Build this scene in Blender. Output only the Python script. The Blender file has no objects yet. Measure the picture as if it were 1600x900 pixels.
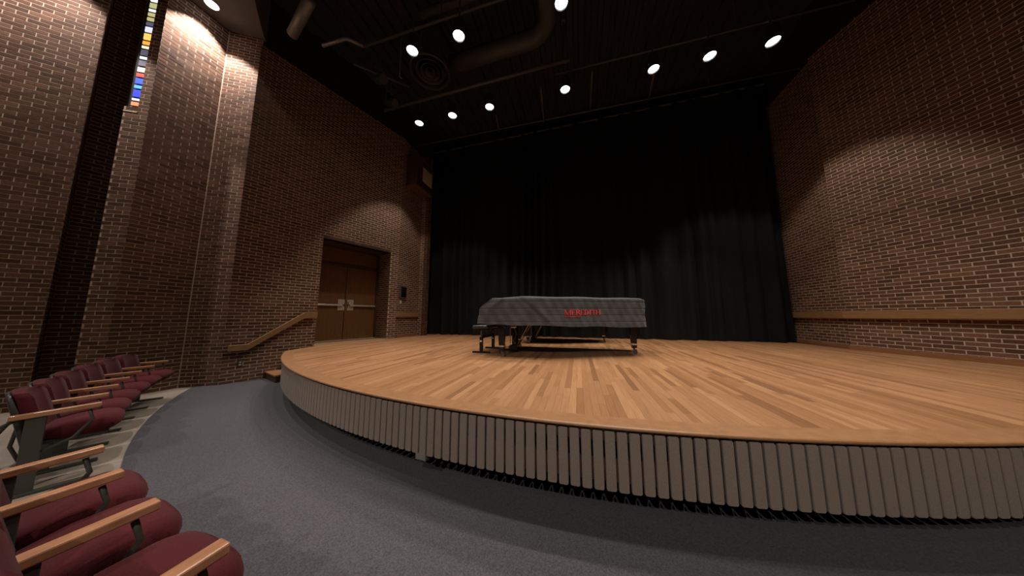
import bpy, bmesh, math, random
from mathutils import Vector, Matrix
R_ = math.radians
random.seed(7)
scene = bpy.context.scene
COL = scene.collection

# ------------------------------------------------------------------ camera
STAGE = 0.645                      # stage deck height
EYE = 1.345
F_PX = 385.0                       # focal length in pixels of a 1600 px wide frame
YAW, PITCH = R_(14.978), R_(6.446)
cam_data = bpy.data.cameras.new('camera')
cam_data.sensor_width = 36.0
cam_data.lens = 36.0 * F_PX / 1600.0
cam_data.clip_start = 0.02
cam_data.clip_end = 100
cam = bpy.data.objects.new('camera', cam_data)
COL.objects.link(cam)
cam.location = (0, 0, EYE)
cam.rotation_euler = (math.pi / 2 + PITCH, 0, YAW)
scene.camera = cam

# ------------------------------------------------------------------ world / exposure
world = bpy.data.worlds.new('world')
scene.world = world
world.use_nodes = True
world.node_tree.nodes['Background'].inputs[0].default_value = (0.5, 0.48, 0.5, 1)
world.node_tree.nodes['Background'].inputs[1].default_value = 0.0
vs = scene.view_settings
vs.view_transform = 'Standard'
vs.look = 'None'
vs.gamma = 1
vs.use_curve_mapping = False
vs.exposure = 0.0
STAGE_W = 225.0      # watts of one stage downlight
HOUSE_W = 330.0      # watts of one house downlight over the seating
FRONT_W = 780.0      # watts of one front spotlight over the seating
WALL_W = 560.0       # watts of a wall-washing house downlight
LAMP_COL = (1.0, 0.905, 0.79)
HOUSE_COL = (1.0, 0.90, 0.84)
WARM_COL = (1.0, 0.80, 0.55)

# camera basis, only used to rank alike pieces by how large they show
_fw = Vector((-math.sin(YAW) * math.cos(PITCH), math.cos(YAW) * math.cos(PITCH), math.sin(PITCH)))
_rt = Vector((math.cos(YAW), math.sin(YAW), 0))
_up = _rt.cross(_fw)
def shown(p, n, area):
    v = Vector(p) - Vector((0, 0, EYE))
    z = v.dot(_fw)
    if z < 0.3: return 0
    x = 800 + F_PX * v.dot(_rt) / z; y = 450 - F_PX * v.dot(_up) / z
    if not (-10 < x < 1610 and -10 < y < 910): return 0
    return area * abs(v.normalized().dot(Vector(n))) / z ** 3

# ------------------------------------------------------------------ materials
def new_mat(name):
    m = bpy.data.materials.new(name); m.use_nodes = True
    nt = m.node_tree
    return m, nt, nt.nodes['Principled BSDF']
def N(nt, t, **kw):
    n = nt.nodes.new(t)
    for k, v in kw.items(): setattr(n, k, v)
    return n
def ramp(nt, stops):
    r = N(nt, 'ShaderNodeValToRGB')
    el = r.color_ramp.elements
    while len(el) < len(stops): el.new(0.5)
    for e, (p, c) in zip(el, stops):
        e.position = p; e.color = (*c, 1)
    return r
def mixc(nt, mode, fac, a, b):
    m = N(nt, 'ShaderNodeMix', data_type='RGBA', blend_type=mode)
    L = nt.links
    for sock, v in ((m.inputs['Factor'], fac), (m.inputs['A'], a), (m.inputs['B'], b)):
        if hasattr(v, 'is_linked'): L.new(v, sock)
        elif isinstance(v, (int, float)): sock.default_value = v
        else: sock.default_value = (*v, 1)
    return m.outputs['Result']
def piece_random(nt):
    """a value per piece, whether it is an object of its own or an island of a joined mesh"""
    a = N(nt, 'ShaderNodeObjectInfo'); b = N(nt, 'ShaderNodeNewGeometry')
    s = N(nt, 'ShaderNodeMath', operation='ADD'); f = N(nt, 'ShaderNodeMath', operation='FRACT')
    nt.links.new(a.outputs['Random'], s.inputs[0]); nt.links.new(b.outputs['Random Per Island'], s.inputs[1])
    nt.links.new(s.outputs[0], f.inputs[0])
    return f.outputs[0]
def world_noise(nt, scale, detail=3, rough=0.5, stretch=(1, 1, 1), offset=None):
    g = N(nt, 'ShaderNodeNewGeometry'); mp = N(nt, 'ShaderNodeMapping')
    mp.inputs['Scale'].default_value = stretch
    nt.links.new(g.outputs['Position'], mp.inputs['Vector'])
    if offset is not None:
        mu = N(nt, 'ShaderNodeMath', operation='MULTIPLY'); mu.inputs[1].default_value = 57.0
        nt.links.new(offset, mu.inputs[0]); nt.links.new(mu.outputs[0], mp.inputs['Location'])
    n = N(nt, 'ShaderNodeTexNoise'); n.inputs['Scale'].default_value = scale
    n.inputs['Detail'].default_value = detail; n.inputs['Roughness'].default_value = rough
    nt.links.new(mp.outputs[0], n.inputs['Vector'])
    return n.outputs['Fac']
def bump(nt, bsdf, h, strength, dist):
    b = N(nt, 'ShaderNodeBump'); b.inputs['Strength'].default_value = strength; b.inputs['Distance'].default_value = dist
    nt.links.new(h, b.inputs['Height']); nt.links.new(b.outputs[0], bsdf.inputs['Normal'])
def plain(name, col, rough=0.6, metal=0.0, noise=0.0, nscale=20, spec=0.5):
    m, nt, b = new_mat(name)
    b.inputs['Roughness'].default_value = rough; b.inputs['Metallic'].default_value = metal
    b.inputs['Specular IOR Level'].default_value = spec
    if noise:
        f = world_noise(nt, nscale, 4)
        r = ramp(nt, [(0.25, tuple(c * (1 - noise) for c in col)), (0.75, tuple(min(1, c * (1 + noise)) for c in col))])
        nt.links.new(f, r.inputs[0]); nt.links.new(r.outputs[0], b.inputs['Base Color'])
    else: b.inputs['Base Color'].default_value = (*col, 1)
    return m
def emit(name, col, s):
    m, nt, b = new_mat(name)
    b.inputs['Base Color'].default_value = (*[c * 0.5 for c in col], 1)
    b.inputs['Emission Color'].default_value = (*col, 1); b.inputs['Emission Strength'].default_value = s
    return m

def mat_brick():
    m, nt, b = new_mat('brick')
    r = ramp(nt, [(0.0, (0.080, 0.036, 0.020)), (0.3, (0.118, 0.054, 0.031)), (0.7, (0.145, 0.067, 0.039)), (0.9, (0.175, 0.090, 0.058)), (1.0, (0.200, 0.089, 0.051))])
    pr = piece_random(nt); nt.links.new(pr, r.inputs[0])
    f = world_noise(nt, 55, 4, 0.65)
    fr = ramp(nt, [(0.3, (0.62, 0.62, 0.62)), (0.7, (1.2, 1.2, 1.2))]); nt.links.new(f, fr.inputs[0])
    nt.links.new(mixc(nt, 'MULTIPLY', 1.0, r.outputs[0], fr.outputs[0]), b.inputs['Base Color'])
    b.inputs['Roughness'].default_value = 0.8; b.inputs['Specular IOR Level'].default_value = 0.3
    bump(nt, b, f, 0.5, 0.003)
    return m
def mat_mortar():
    m, nt, b = new_mat('mortar')
    f = world_noise(nt, 30, 5, 0.6)
    r = ramp(nt, [(0.3, (0.39, 0.30, 0.222)), (0.7, (0.54, 0.425, 0.325))]); nt.links.new(f, r.inputs[0])
    nt.links.new(r.outputs[0], b.inputs['Base Color']); b.inputs['Roughness'].default_value = 0.95
    bump(nt, b, f, 0.4, 0.003)
    return m
def mat_plank():
    m, nt, b = new_mat('stage_plank')
    pr = piece_random(nt)
    r = ramp(nt, [(0.0, (0.20, 0.093, 0.040)), (0.10, (0.270, 0.130, 0.057)), (0.4, (0.315, 0.157, 0.072)), (0.75, (0.345, 0.176, 0.084)), (1.0, (0.395, 0.209, 0.103))])
    nt.links.new(pr, r.inputs[0])
    g = world_noise(nt, 6, 6, 0.6, (14, 0.7, 1), pr)
    gr = ramp(nt, [(0.3, (0.82, 0.80, 0.78)), (0.7, (1.1, 1.1, 1.1))]); nt.links.new(g, gr.inputs[0])
    nt.links.new(mixc(nt, 'MULTIPLY', 1.0, r.outputs[0], gr.outputs[0]), b.inputs['Base Color'])
    b.inputs['Roughness'].default_value = 0.42; b.inputs['Specular IOR Level'].default_value = 0.35
    bump(nt, b, g, 0.08, 0.001)
    return m
def mat_wood(name, dark, light, stretch, rough=0.45):
    m, nt, b = new_mat(name)
    g = world_noise(nt, 5, 6, 0.6, stretch)
    r = ramp(nt, [(0.3, dark), (0.7, light)]); nt.links.new(g, r.inputs[0])
    nt.links.new(r.outputs[0], b.inputs['Base Color']); b.inputs['Roughness'].default_value = rough
    bump(nt, b, g, 0.1, 0.001)
    return m
def mat_fabric(name, dark, light, scale=160, rough=0.95, sheen=0.2, bdist=0.002):
    m, nt, b = new_mat(name)
    g = world_noise(nt, scale, 3, 0.7)
    r = ramp(nt, [(0.3, dark), (0.72, light)]); nt.links.new(g, r.inputs[0])
    nt.links.new(r.outputs[0], b.inputs['Base Color']); b.inputs['Roughness'].default_value = rough
    b.inputs['Sheen Weight'].default_value = sheen; b.inputs['Specular IOR Level'].default_value = 0.15
    bump(nt, b, g, 0.6, bdist)
    return m
M = dict(
    brick=mat_brick(), mortar=mat_mortar(), plank=mat_plank(),
    nosing=mat_wood('nosing_oak', (0.245, 0.115, 0.046), (0.32, 0.161, 0.070), (3, 3, 8)),
    rail=mat_wood('rail_oak', (0.22, 0.115, 0.045), (0.31, 0.168, 0.072), (2, 1.2, 12), 0.5),
    base=mat_wood('baseboard_oak', (0.20, 0.085, 0.035), (0.30, 0.135, 0.06), (2, 1.2, 12), 0.5),
    door=mat_wood('door_veneer', (0.095, 0.042, 0.012), (0.15, 0.068, 0.020), (9, 9, 0.6), 0.4),
    arm=mat_wood('armrest_wood', (0.34, 0.15, 0.075), (0.50, 0.25, 0.13), (6, 2, 6), 0.28),
    carpet=mat_fabric('carpet', (0.036, 0.036, 0.042), (0.105, 0.101, 0.112), 110, 1.0, 0.15, 0.004),
    slat=mat_fabric('slat_carpet', (0.19, 0.152, 0.120), (0.28, 0.23, 0.19), 220, 1.0, 0.1),
    seat=mat_fabric('seat_fabric', (0.060, 0.008, 0.011), (0.105, 0.015, 0.019), 260, 0.9, 0.05),
    curtain=mat_fabric('curtain_velour', (0.0070, 0.0068, 0.0067), (0.0110, 0.0107, 0.0106), 60, 1.0, 0.0),
    cover=mat_fabric('quilted_cover', (0.042, 0.042, 0.043), (0.074, 0.073, 0.074), 300, 0.85, 0.1),
    red=plain('red_thread', (0.75, 0.05, 0.06), 0.6),
    floor=plain('vinyl_floor', (0.30, 0.25, 0.205), 0.55, noise=0.25, nscale=3),
    black=plain('matte_black', (0.012, 0.012, 0.013), 0.8),
    deck=plain('deck_black', (0.018, 0.017, 0.018), 0.75, noise=0.3, nscale=4),
    duct=plain('duct_black', (0.055, 0.050, 0.048), 0.55, noise=0.3, nscale=6),
    pipe=plain('pipe_black', (0.075, 0.068, 0.062), 0.5),
    greymetal=plain('grey_metal', (0.24, 0.23, 0.21), 0.45, 0.3),
    gloss=plain('ebony_gloss', (0.010, 0.009, 0.009), 0.25, spec=0.3),
    leather=plain('bench_leather', (0.028, 0.026, 0.027), 0.33),
    brass=plain('brass', (0.55, 0.40, 0.20), 0.3, 1.0),
    chrome=plain('chrome', (0.62, 0.60, 0.58), 0.22, 1.0),
    steel=plain('brushed_steel', (0.60, 0.55, 0.48), 0.4, 0.7),
    shell=plain('seat_shell', (0.030, 0.030, 0.026), 0.5),
    standard=plain('seat_standard', (0.055, 0.055, 0.044), 0.5),
    frame=plain('door_frame', (0.045, 0.022, 0.012), 0.5),
    white=plain('white_plastic', (0.62, 0.58, 0.52), 0.5),
    grille=plain('speaker_cloth', (0.60, 0.50, 0.38), 0.9),
    cabinet=mat_wood('speaker_cabinet', (0.11, 0.05, 0.02), (0.17, 0.08, 0.03), (4, 4, 2)),
    darkwood=mat_wood('dark_wood', (0.05, 0.02, 0.01), (0.09, 0.04, 0.02), (4, 4, 2)),
    soffit=plain('soffit_paint', (0.10, 0.095, 0.10), 0.9, noise=0.1, nscale=3),
    lens=emit('lamp_lens', (1.0, 0.97, 1.0), 9.0),
)

# ------------------------------------------------------------------ mesh helpers
class MB:
    def __init__(s): s.v = []; s.f = []
    def add(s, vs, fs):
        o = len(s.v); s.v += [tuple(p) for p in vs]; s.f += [tuple(i + o for i in f) for f in fs]; return s
    def box(s, x0, x1, y0, y1, z0, z1):
        return s.add([(x0, y0, z0), (x1, y0, z0), (x1, y1, z0), (x0, y1, z0), (x0, y0, z1), (x1, y0, z1), (x1, y1, z1), (x0, y1, z1)],
                     [(0, 3, 2, 1), (4, 5, 6, 7), (0, 1, 5, 4), (1, 2, 6, 5), (2, 3, 7, 6), (3, 0, 4, 7)])
    def hexa(s, b, t):   # four bottom points ccw, four top points
        return s.add(list(b) + list(t), [(0, 3, 2, 1), (4, 5, 6, 7), (0, 1, 5, 4), (1, 2, 6, 5), (2, 3, 7, 6), (3, 0, 4, 7)])
    def prism(s, poly, z0, z1):
        n = len(poly)
        return s.add([(x, y, z0) for x, y in poly] + [(x, y, z1) for x, y in poly],
                     [tuple(range(n - 1, -1, -1)), tuple(range(n, 2 * n))] + [(i, (i + 1) % n, n + (i + 1) % n, n + i) for i in range(n)])
    def tube(s, pts, r, n=10, cap=True):
        pts = [Vector(p) for p in pts]; rings = []
        rr = r if isinstance(r, (list, tuple)) else [r] * len(pts)
        ref = None
        for i, p in enumerate(pts):
            d = (pts[min(i + 1, len(pts) - 1)] - pts[max(i - 1, 0)]).normalized()
            if ref is None:
                ref = Vector((0, 0, 1)) if abs(d.z) < 0.9 else Vector((1, 0, 0))
            a = d.cross(ref).normalized(); b = a.cross(d).normalized(); ref = b
            rings.append([p + (a * math.cos(t) + b * math.sin(t)) * rr[i] for t in [2 * math.pi * k / n for k in range(n)]])
        vs = [q for ring in rings for q in ring]
        fs = [(i * n + k, i * n + (k + 1) % n, (i + 1) * n + (k + 1) % n, (i + 1) * n + k) for i in range(len(pts) - 1) for k in range(n)]
        if cap: fs += [tuple(range(n - 1, -1, -1)), tuple((len(pts) - 1) * n + k for k in range(n))]
        return s.add(vs, fs)
    def lathe(s, prof, n=24, c=(0, 0, 0), close=False):
        vs = [(c[0] + r * math.cos(2 * math.pi * k / n), c[1] + r * math.sin(2 * math.pi * k / n), c[2] + z) for r, z in prof for k in range(n)]
        m = len(prof)
        fs = [(i * n + k, i * n + (k + 1) % n, (i + 1) * n + (k + 1) % n, (i + 1) * n + k) for i in range(m - 1) for k in range(n)]
        if close: fs += [tuple(range(n - 1, -1, -1)), tuple((m - 1) * n + k for k in range(n))]
        return s.add(vs, fs)
    def mesh(s, name, mat, smooth=False, bevel=0, seg=2, recalc=True):
        me = bpy.data.meshes.new(name); me.from_pydata(s.v, [], s.f)
        if recalc or bevel:
            bm = bmesh.new(); bm.from_mesh(me)
            bmesh.ops.recalc_face_normals(bm, faces=bm.faces)
            if bevel:
                bmesh.ops.bevel(bm, geom=bm.edges[:], offset=bevel, segments=seg, affect='EDGES', profile=0.5)
            bm.to_mesh(me); bm.free()
        me.materials.append(M[mat] if isinstance(mat, str) else mat)
        if smooth: me.polygons.foreach_set('use_smooth', [True] * len(me.polygons))
        me.update(); return me
    def build(s, name, mat, parent=None, **kw):
        return link(name, s.mesh(name, mat, **kw), parent)
def link(name, data, parent=None):
    o = bpy.data.objects.new(name, data); COL.objects.link(o)
    if parent is not None: o.parent = parent
    return o
def empty(name, loc=(0, 0, 0), rz=0):
    o = link(name, None); o.location = loc; o.rotation_euler = (0, 0, rz); o.empty_display_size = 0.1
    return o
def tag(o, label, cat, group=None):
    o['label'] = label; o['category'] = cat
    if group: o['group'] = group
    return o
def struct(o, label=None):
    o['kind'] = 'structure'
    if label: o['label'] = label
    return o
def copy_tree(o, parent=None):
    c = o.copy(); COL.objects.link(c)
    if parent is not None: c.parent = parent
    for ch in list(o.children): copy_tree(ch, c)
    return c

# ------------------------------------------------------------------ room outline
def polar(r, deg, c=(-0.2, 10.5)):      # degrees to the right of straight towards the seats, about the stage centre
    return (c[0] + r * math.sin(R_(deg)), c[1] - r * math.cos(R_(deg)))
E2 = (-6.78, 3.31); CEND = (-5.666, 6.74); CU = (0.309, 0.951); CN = (0.951, -0.309)
E1 = (-7.3, 3.01); A0 = (-7.3, 2.2); PB = (-7.573, 2.042); QF = (-7.666, 1.756); F1 = (-8.36, 1.06)
R0 = (5.5, 6.92); RU = (0.2622, -0.965); R1 = (5.5 + 0.2622 * 6.2, 6.92 - 0.965 * 6.2)
WALL_TOP = 7.5
ST_R = 8.72; ST_ANG = 38.8
S0 = polar(ST_R, -ST_ANG); S0R = polar(ST_R, ST_ANG)

# floors
o = struct(MB().box(-14, 14, -14, 10, -0.12, 0.0).build('floor', 'floor'), 'pale beige vinyl floor below the theater seats')
# carpet: between the stage and the front row of seats
def carpet():
    b = MB(); n = 60
    inner, outer = [], []
    for i in range(n + 1):
        a = -44 + 88 * i / n
        inner.append((*polar(8.0, a), 0.012))
        x, y = polar(10.86, a * 0.92, (-0.3, 11.6))
        outer.append((x, y, 0.012))
    vs = inner + outer + [(p[0], p[1], 0.0) for p in outer]
    m = n + 1
    fs = [(i, i + 1, m + i + 1, m + i) for i in range(n)] + [(m + i, m + i + 1, 2 * m + i + 1, 2 * m + i) for i in range(n)]
    b.add(vs, fs); return b
struct(carpet().build('carpet', 'carpet', recalc=False), 'dark grey carpet curving between the stage front and the first seat row')

# ------------------------------------------------------------------ brick walls
BL, BH, JT = 0.2032, 0.0677, 0.014
class BrickWall:
    """mortar backing plus bricks; the bricks that show largest are objects, the rest one joined part"""
    def __init__(s, name, label):
        s.name, s.label = name, label; s.b = MB(); s.br = []
    def seg(s, p0, p1, z0, z1, n, holes=(), t=0.14, back=True, phase=0.0, cut=(0, 0)):
        p0 = Vector((*p0, 0)); p1 = Vector((*p1, 0)); u = (p1 - p0); L = u.length; u.normalize(); n = Vector((*n, 0)).normalized()
        def slab(s0, s1, a, b_):
            q = [p0 + u * s0, p0 + u * s1, p0 + u * s1 - n * t, p0 + u * s0 - n * t]
            s.b.hexa([(v.x, v.y, a) for v in q], [(v.x, v.y, b_) for v in q])
        if back:
            cuts = sorted(holes)
            cur = 0
            for (a, b_, za, zb) in cuts:
                if a > cur: slab(cur, a, z0, z1)
                if za > z0: slab(a, b_, z0, za)
                if zb < z1: slab(a, b_, zb, z1)
                cur = b_
            if cur < L: slab(cur, L, z0, z1)
        k0 = int(math.floor(z0 / BH)); k = k0
        while k * BH < z1:
            za, zb = max(z0, k * BH + JT / 2), min(z1, (k + 1) * BH - JT / 2)
            if zb - za > 0.012:
                x = -BL * ((0.5 if k % 2 else 0.0) + phase)
                while x < L:
                    parts = [(max(cut[0], x + JT / 2), min(L - cut[1], x + BL - JT / 2))]
                    for (a, b_, ha, hb) in holes:
                        if zb > ha + 0.01 and za < hb - 0.01:
                            np_ = []
                            for (c, d) in parts:
                                if d <= a or c >= b_: np_.append((c, d))
                                else:
                                    if c < a: np_.append((c, a))
                                    if d > b_: np_.append((b_, d))
                            parts = np_
                    for (c, d) in parts:
                        if d - c > 0.02: s.br.append((p0, u, n, c, d, za, zb))
                    x += BL
            k += 1
        return s
    def finish(s, limit=300):
        wall = struct(s.b.build(s.name, 'mortar'), s.label)
        sc = []
        for i, (p0, u, n, c, d, za, zb) in enumerate(s.br):
            m = p0 + u * ((c + d) / 2); m.z = (za + zb) / 2
            sc.append((shown(m, n, (d - c) * (zb - za)), i))
        sc.sort(reverse=True)
        own = {i for w, i in sc[:limit] if w > 0}
        rest = MB(); cache = {}
        depth, proud = 0.012, 0.0022
        for i, (p0, u, n, c, d, za, zb) in enumerate(s.br):
            pr = proud + random.uniform(-0.0006, 0.0008)
            if i in own:
                key = (round(d - c, 3), round(zb - za, 4))
                if key not in cache:
                    w, h = key
                    cache[key] = MB().box(-w / 2, w / 2, -0.006, 0.006, -h / 2, h / 2).mesh('brick', 'brick')
                m = p0 + u * ((c + d) / 2) + n * (pr - 0.006)
                o = link('brick', cache[key], wall)
                o.location = (m.x, m.y, (za + zb) / 2); o.rotation_euler = (0, 0, math.atan2(u.y, u.x))
            else:
                a, b_ = p0 + u * c, p0 + u * d
                q = [a + n * pr, b_ + n * pr, b_ + n * (pr - depth), a + n * (pr - depth)]
                rest.hexa([(v.x, v.y, za) for v in q], [(v.x, v.y, zb) for v in q])
        if rest.v:
            r = rest.build('brick_field', 'brick', wall); r['kind'] = 'stuff'
        return wall

DOOR = (1.49, 3.33, STAGE, 3.35); RECESS = 0.72
w = BrickWall('wall_left_stage', 'dark brick wall left of the stage around the recessed double doors')
w.seg(E2, CEND, 0, WALL_TOP, CN, [DOOR])
def along(p, u, s, n=(0, 0), d=0): return (p[0] + u[0] * s + n[0] * d, p[1] + u[1] * s + n[1] * d)
JF = along(E2, CU, DOOR[1]); JN = along(E2, CU, DOOR[0])
w.seg(along(JF, CN, -RECESS), JF, STAGE - 0.1, DOOR[3], (-CU[0], -CU[1]), phase=0.25, cut=(0, 0.018))
w.seg(JN, along(JN, CN, -RECESS), STAGE - 0.1, DOOR[3], CU, phase=0.25)
wl = w.finish()
# soffit of the doorway
q = [JN, JF, along(JF, CN, -RECESS), along(JN, CN, -RECESS)]
b = MB().prism(q, DOOR[3], DOOR[3] + 0.1); b.build('lintel', 'frame', wl)
# proscenium return beside the curtain
w = BrickWall('wall_left_proscenium', 'narrow brick wall between the double doors and the black curtain')
w.seg(CEND, (CEND[0], 7.83), STAGE - 0.1, WALL_TOP, (1, 0))
w.seg((CEND[0], 7.83), (-5.36, 7.83), STAGE - 0.1, WALL_TOP, (0, -1), phase=0.3)
w.seg((-5.36, 7.83), (-5.36, 8.0), STAGE - 0.1, WALL_TOP, (1, 0))
w.finish()
# pilaster lit by the house downlight
w = BrickWall('wall_left_pilaster', 'angled brick pilaster on the left washed by a downlight')
w.seg(E1, E2, 0, 7.62, (0.5, -0.866), cut=(0.02, 0))
w.seg(A0, E1, 0, 7.62, (1, 0))
WIN = (0.0, 0.175, 5.0, 7.62)
w.seg(PB, A0, 0, 7.62, (0.5, -0.866), [WIN], phase=0.4)
w.finish()
# recess and next pilaster towards the seats
OD = (-0.951 * 0.5, 0.309 * 0.5)
w = BrickWall('wall_left_house', 'brick wall at the far left beside the dark recess')
PBi = (PB[0] + OD[0], PB[1] + OD[1]); QFi = (QF[0] + OD[0], QF[1] + OD[1])
w.seg(PBi, PB, 0, 7.62, (-0.309, -0.951), [(0.18, 0.5, 5.0, 7.62)])
w.seg(QFi, PBi, 0, 7.62, (0.951, -0.309))
w.seg(QF, QFi, 0, 7.62, (0.309, 0.951), t=0.006)
w.seg(F1, QF, 0, 7.62, (0.707, -0.707), t=0.012)
w.seg((F1[0], 0.2), F1, 0, 7.62, (1, 0))
w.seg((-9.6, -2.0), (F1[0], 0.2), 0, 7.62, (0.87, -0.49))
w.finish()
# right side
w = BrickWall('wall_right_stage', 'brick side wall right of the stage with a long wooden rail')
w.seg(R0, R1, 0.4, WALL_TOP, (-0.965, -0.2622))
w.finish()
w = BrickWall('wall_right_proscenium', 'shaded brick strip beside the right end of the black curtain')
w.seg((5.59, 6.86), (5.59, 8.9), 0.4, WALL_TOP, (-1, 0), phase=0.2)
w.finish()
# rest of the hall behind the camera, and the black upper stage house
struct(MB().box(-14, 14, -14.2, -14, 0, 8).build('wall_back', 'base'), 'wall behind the seats')
b = MB()
b.hexa([(-9.6, -2.0, 0), (-12.5, -14, 0), (-12.7, -14, 0), (-9.8, -2, 0)], [(-9.6, -2.0, 8), (-12.5, -14, 8), (-12.7, -14, 8), (-9.8, -2, 8)])
struct(b.build('wall_left_rear', 'base'), 'side wall behind the seats on the left')
b = MB().hexa([(R1[0], R1[1], 0), (12.5, -14, 0), (12.7, -14, 0), (R1[0] + 0.2, R1[1], 0)], [(R1[0], R1[1], 8), (12.5, -14, 8), (12.7, -14, 8), (R1[0] + 0.2, R1[1], 8)])
struct(b.build('wall_right_rear', 'base'), 'side wall behind the seats on the right')
struct(MB().box(-9, 9, 9.2, 9.35, 0, 9).build('wall_stage_back', 'black'), 'black wall behind the curtain')
def upper(p0, p1, n, name, label):
    p0 = Vector((*p0, 0)); p1 = Vector((*p1, 0)); n = Vector((*n, 0)).normalized()
    q = [p0 - n * 0.03, p1 - n * 0.03, p1 - n * 0.15, p0 - n * 0.15]
    return struct(MB().hexa([(v.x, v.y, WALL_TOP) for v in q], [(v.x, v.y, 8.8) for v in q]).build(name, 'black'), label)
upper(E2, CEND, CN, 'wall_left_upper', 'black painted top of the left stage wall')
upper(CEND, (CEND[0], 9.2), (1, 0), 'wall_left_flank', 'black side of the stage house beside the left curtain edge')
upper(R0, R1, (-0.965, -0.2622), 'wall_right_upper', 'black painted top of the right stage wall')
upper((5.59, 6.86), (5.59, 9.2), (-1, 0), 'wall_right_flank', 'black side of the stage house beside the right curtain edge')
struct(MB().box(-5.9, -5.75, 7.8, 9.2, 0, 8.8).build('wall_left_wing', 'black'), 'black wing wall behind the left curtain edge')

# ceilings
def deck():
    b = MB(); x = -8.0; vs = []; prof = []
    while x < 8:
        prof += [(x, 8.78), (x + 0.10, 8.78), (x + 0.13, 8.72), (x + 0.27, 8.72)]; x += 0.30
    n = len(prof)
    b.add([(p[0], -0.5, p[1]) for p in prof] + [(p[0], 9.3, p[1]) for p in prof], [(i, i + 1, n + i + 1, n + i) for i in range(n - 1)])
    return b
struct(deck().build('ceiling', 'deck', recalc=False), 'black corrugated metal deck above the stage')
b = MB(); n = 48; RC = 9.7
inner = [polar(RC, -52 + 104 * i / n) for i in range(n + 1)]
outer = [polar(32, -52 + 104 * i / n) for i in range(n + 1)]
vs = [(*p, 7.62) for p in inner] + [(*p, 7.62) for p in outer] + [(*p, 8.8) for p in inner]
m = n + 1
b.add(vs, [(i, i + 1, m + i + 1, m + i) for i in range(n)] + [(i, i + 1, 2 * m + i + 1, 2 * m + i) for i in range(n)])
struct(b.build('ceiling_house', 'soffit', recalc=False), 'dark grey lower ceiling over the seating')

# ------------------------------------------------------------------ trims, rails, baseboards
def board(p0, u, n, s0, s1, z0, z1, t=0.045, off=0.012):
    q = [along(p0, u, s0, n, off), along(p0, u, s1, n, off), along(p0, u, s1, n, off + t), along(p0, u, s0, n, off + t)]
    return MB().hexa([(*p, z0) for p in q], [(*p, z1) for p in q])
RN = (-0.965, -0.2622)
struct(board(R0, RU, RN, -0.02, 6.1, 1.295, 1.45, 0.055).build('trim_1', 'rail', bevel=0.006), 'long oak rail on the right brick wall')
struct(board((5.59, 6.86), (0, 1), (-1, 0), 0.0, 1.5, 1.295, 1.45, 0.05).build('trim_2', 'rail', bevel=0.006), 'short oak rail by the right curtain edge')
struct(board(CEND, (0, 1), (1, 0), -0.02, 1.07, 1.31, 1.46, 0.05).build('trim_3', 'rail', bevel=0.006), 'short oak rail by the left curtain edge')
struct(board(R0, RU, RN, -0.02, 6.1, STAGE, STAGE + 0.085, 0.02).build('baseboard_right', 'base', bevel=0.003))
struct(board((5.59, 6.86), (0, 1), (-1, 0), 0, 1.5, STAGE, STAGE + 0.085, 0.02).build('baseboard_right_end', 'base', bevel=0.003))
struct(board(CEND, (0, 1), (1, 0), 0.06, 1.08, STAGE, STAGE + 0.085, 0.02).build('baseboard_left', 'base', bevel=0.003))

def handrail():
    t = empty('handrail', (*along(E2, CU, 0.1, CN, 0.05), 0))
    L0 = Vector(t.location)
    def pl(s, z, d): p = along(E2, CU, s, CN, d); return (p[0] - L0.x, p[1] - L0.y, z)
    path = [(0.06, 0.645, 0.76), (0.33, 0.645, 0.765), (1.23, 1.295, 1.435), (1.47, 1.30, 1.45)]
    b = MB(); vs = []
    for s, za, zb in path: vs += [pl(s, za, 0.05), pl(s, za, 0.105), pl(s, zb, 0.105), pl(s, zb, 0.05)]
    fs = [(i * 4 + k, i * 4 + (k + 1) % 4, i * 4 + 4 + (k + 1) % 4, i * 4 + 4 + k) for i in range(3) for k in range(4)] + [(3, 2, 1, 0), (12, 13, 14, 15)]
    b.add(vs, fs); b.build('rail_board', 'rail', t, bevel=0.004)
    for s, z in ((0.2, 0.70), (0.8, 1.045), (1.36, 1.37)):
        MB().tube([pl(s, z, 0.0), pl(s, z, 0.06)], 0.018, 8).build('bracket', 'pipe', t)
    tag(t, 'oak handrail rising along the left brick wall to the double doors', 'handrail')
handrail()

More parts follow.
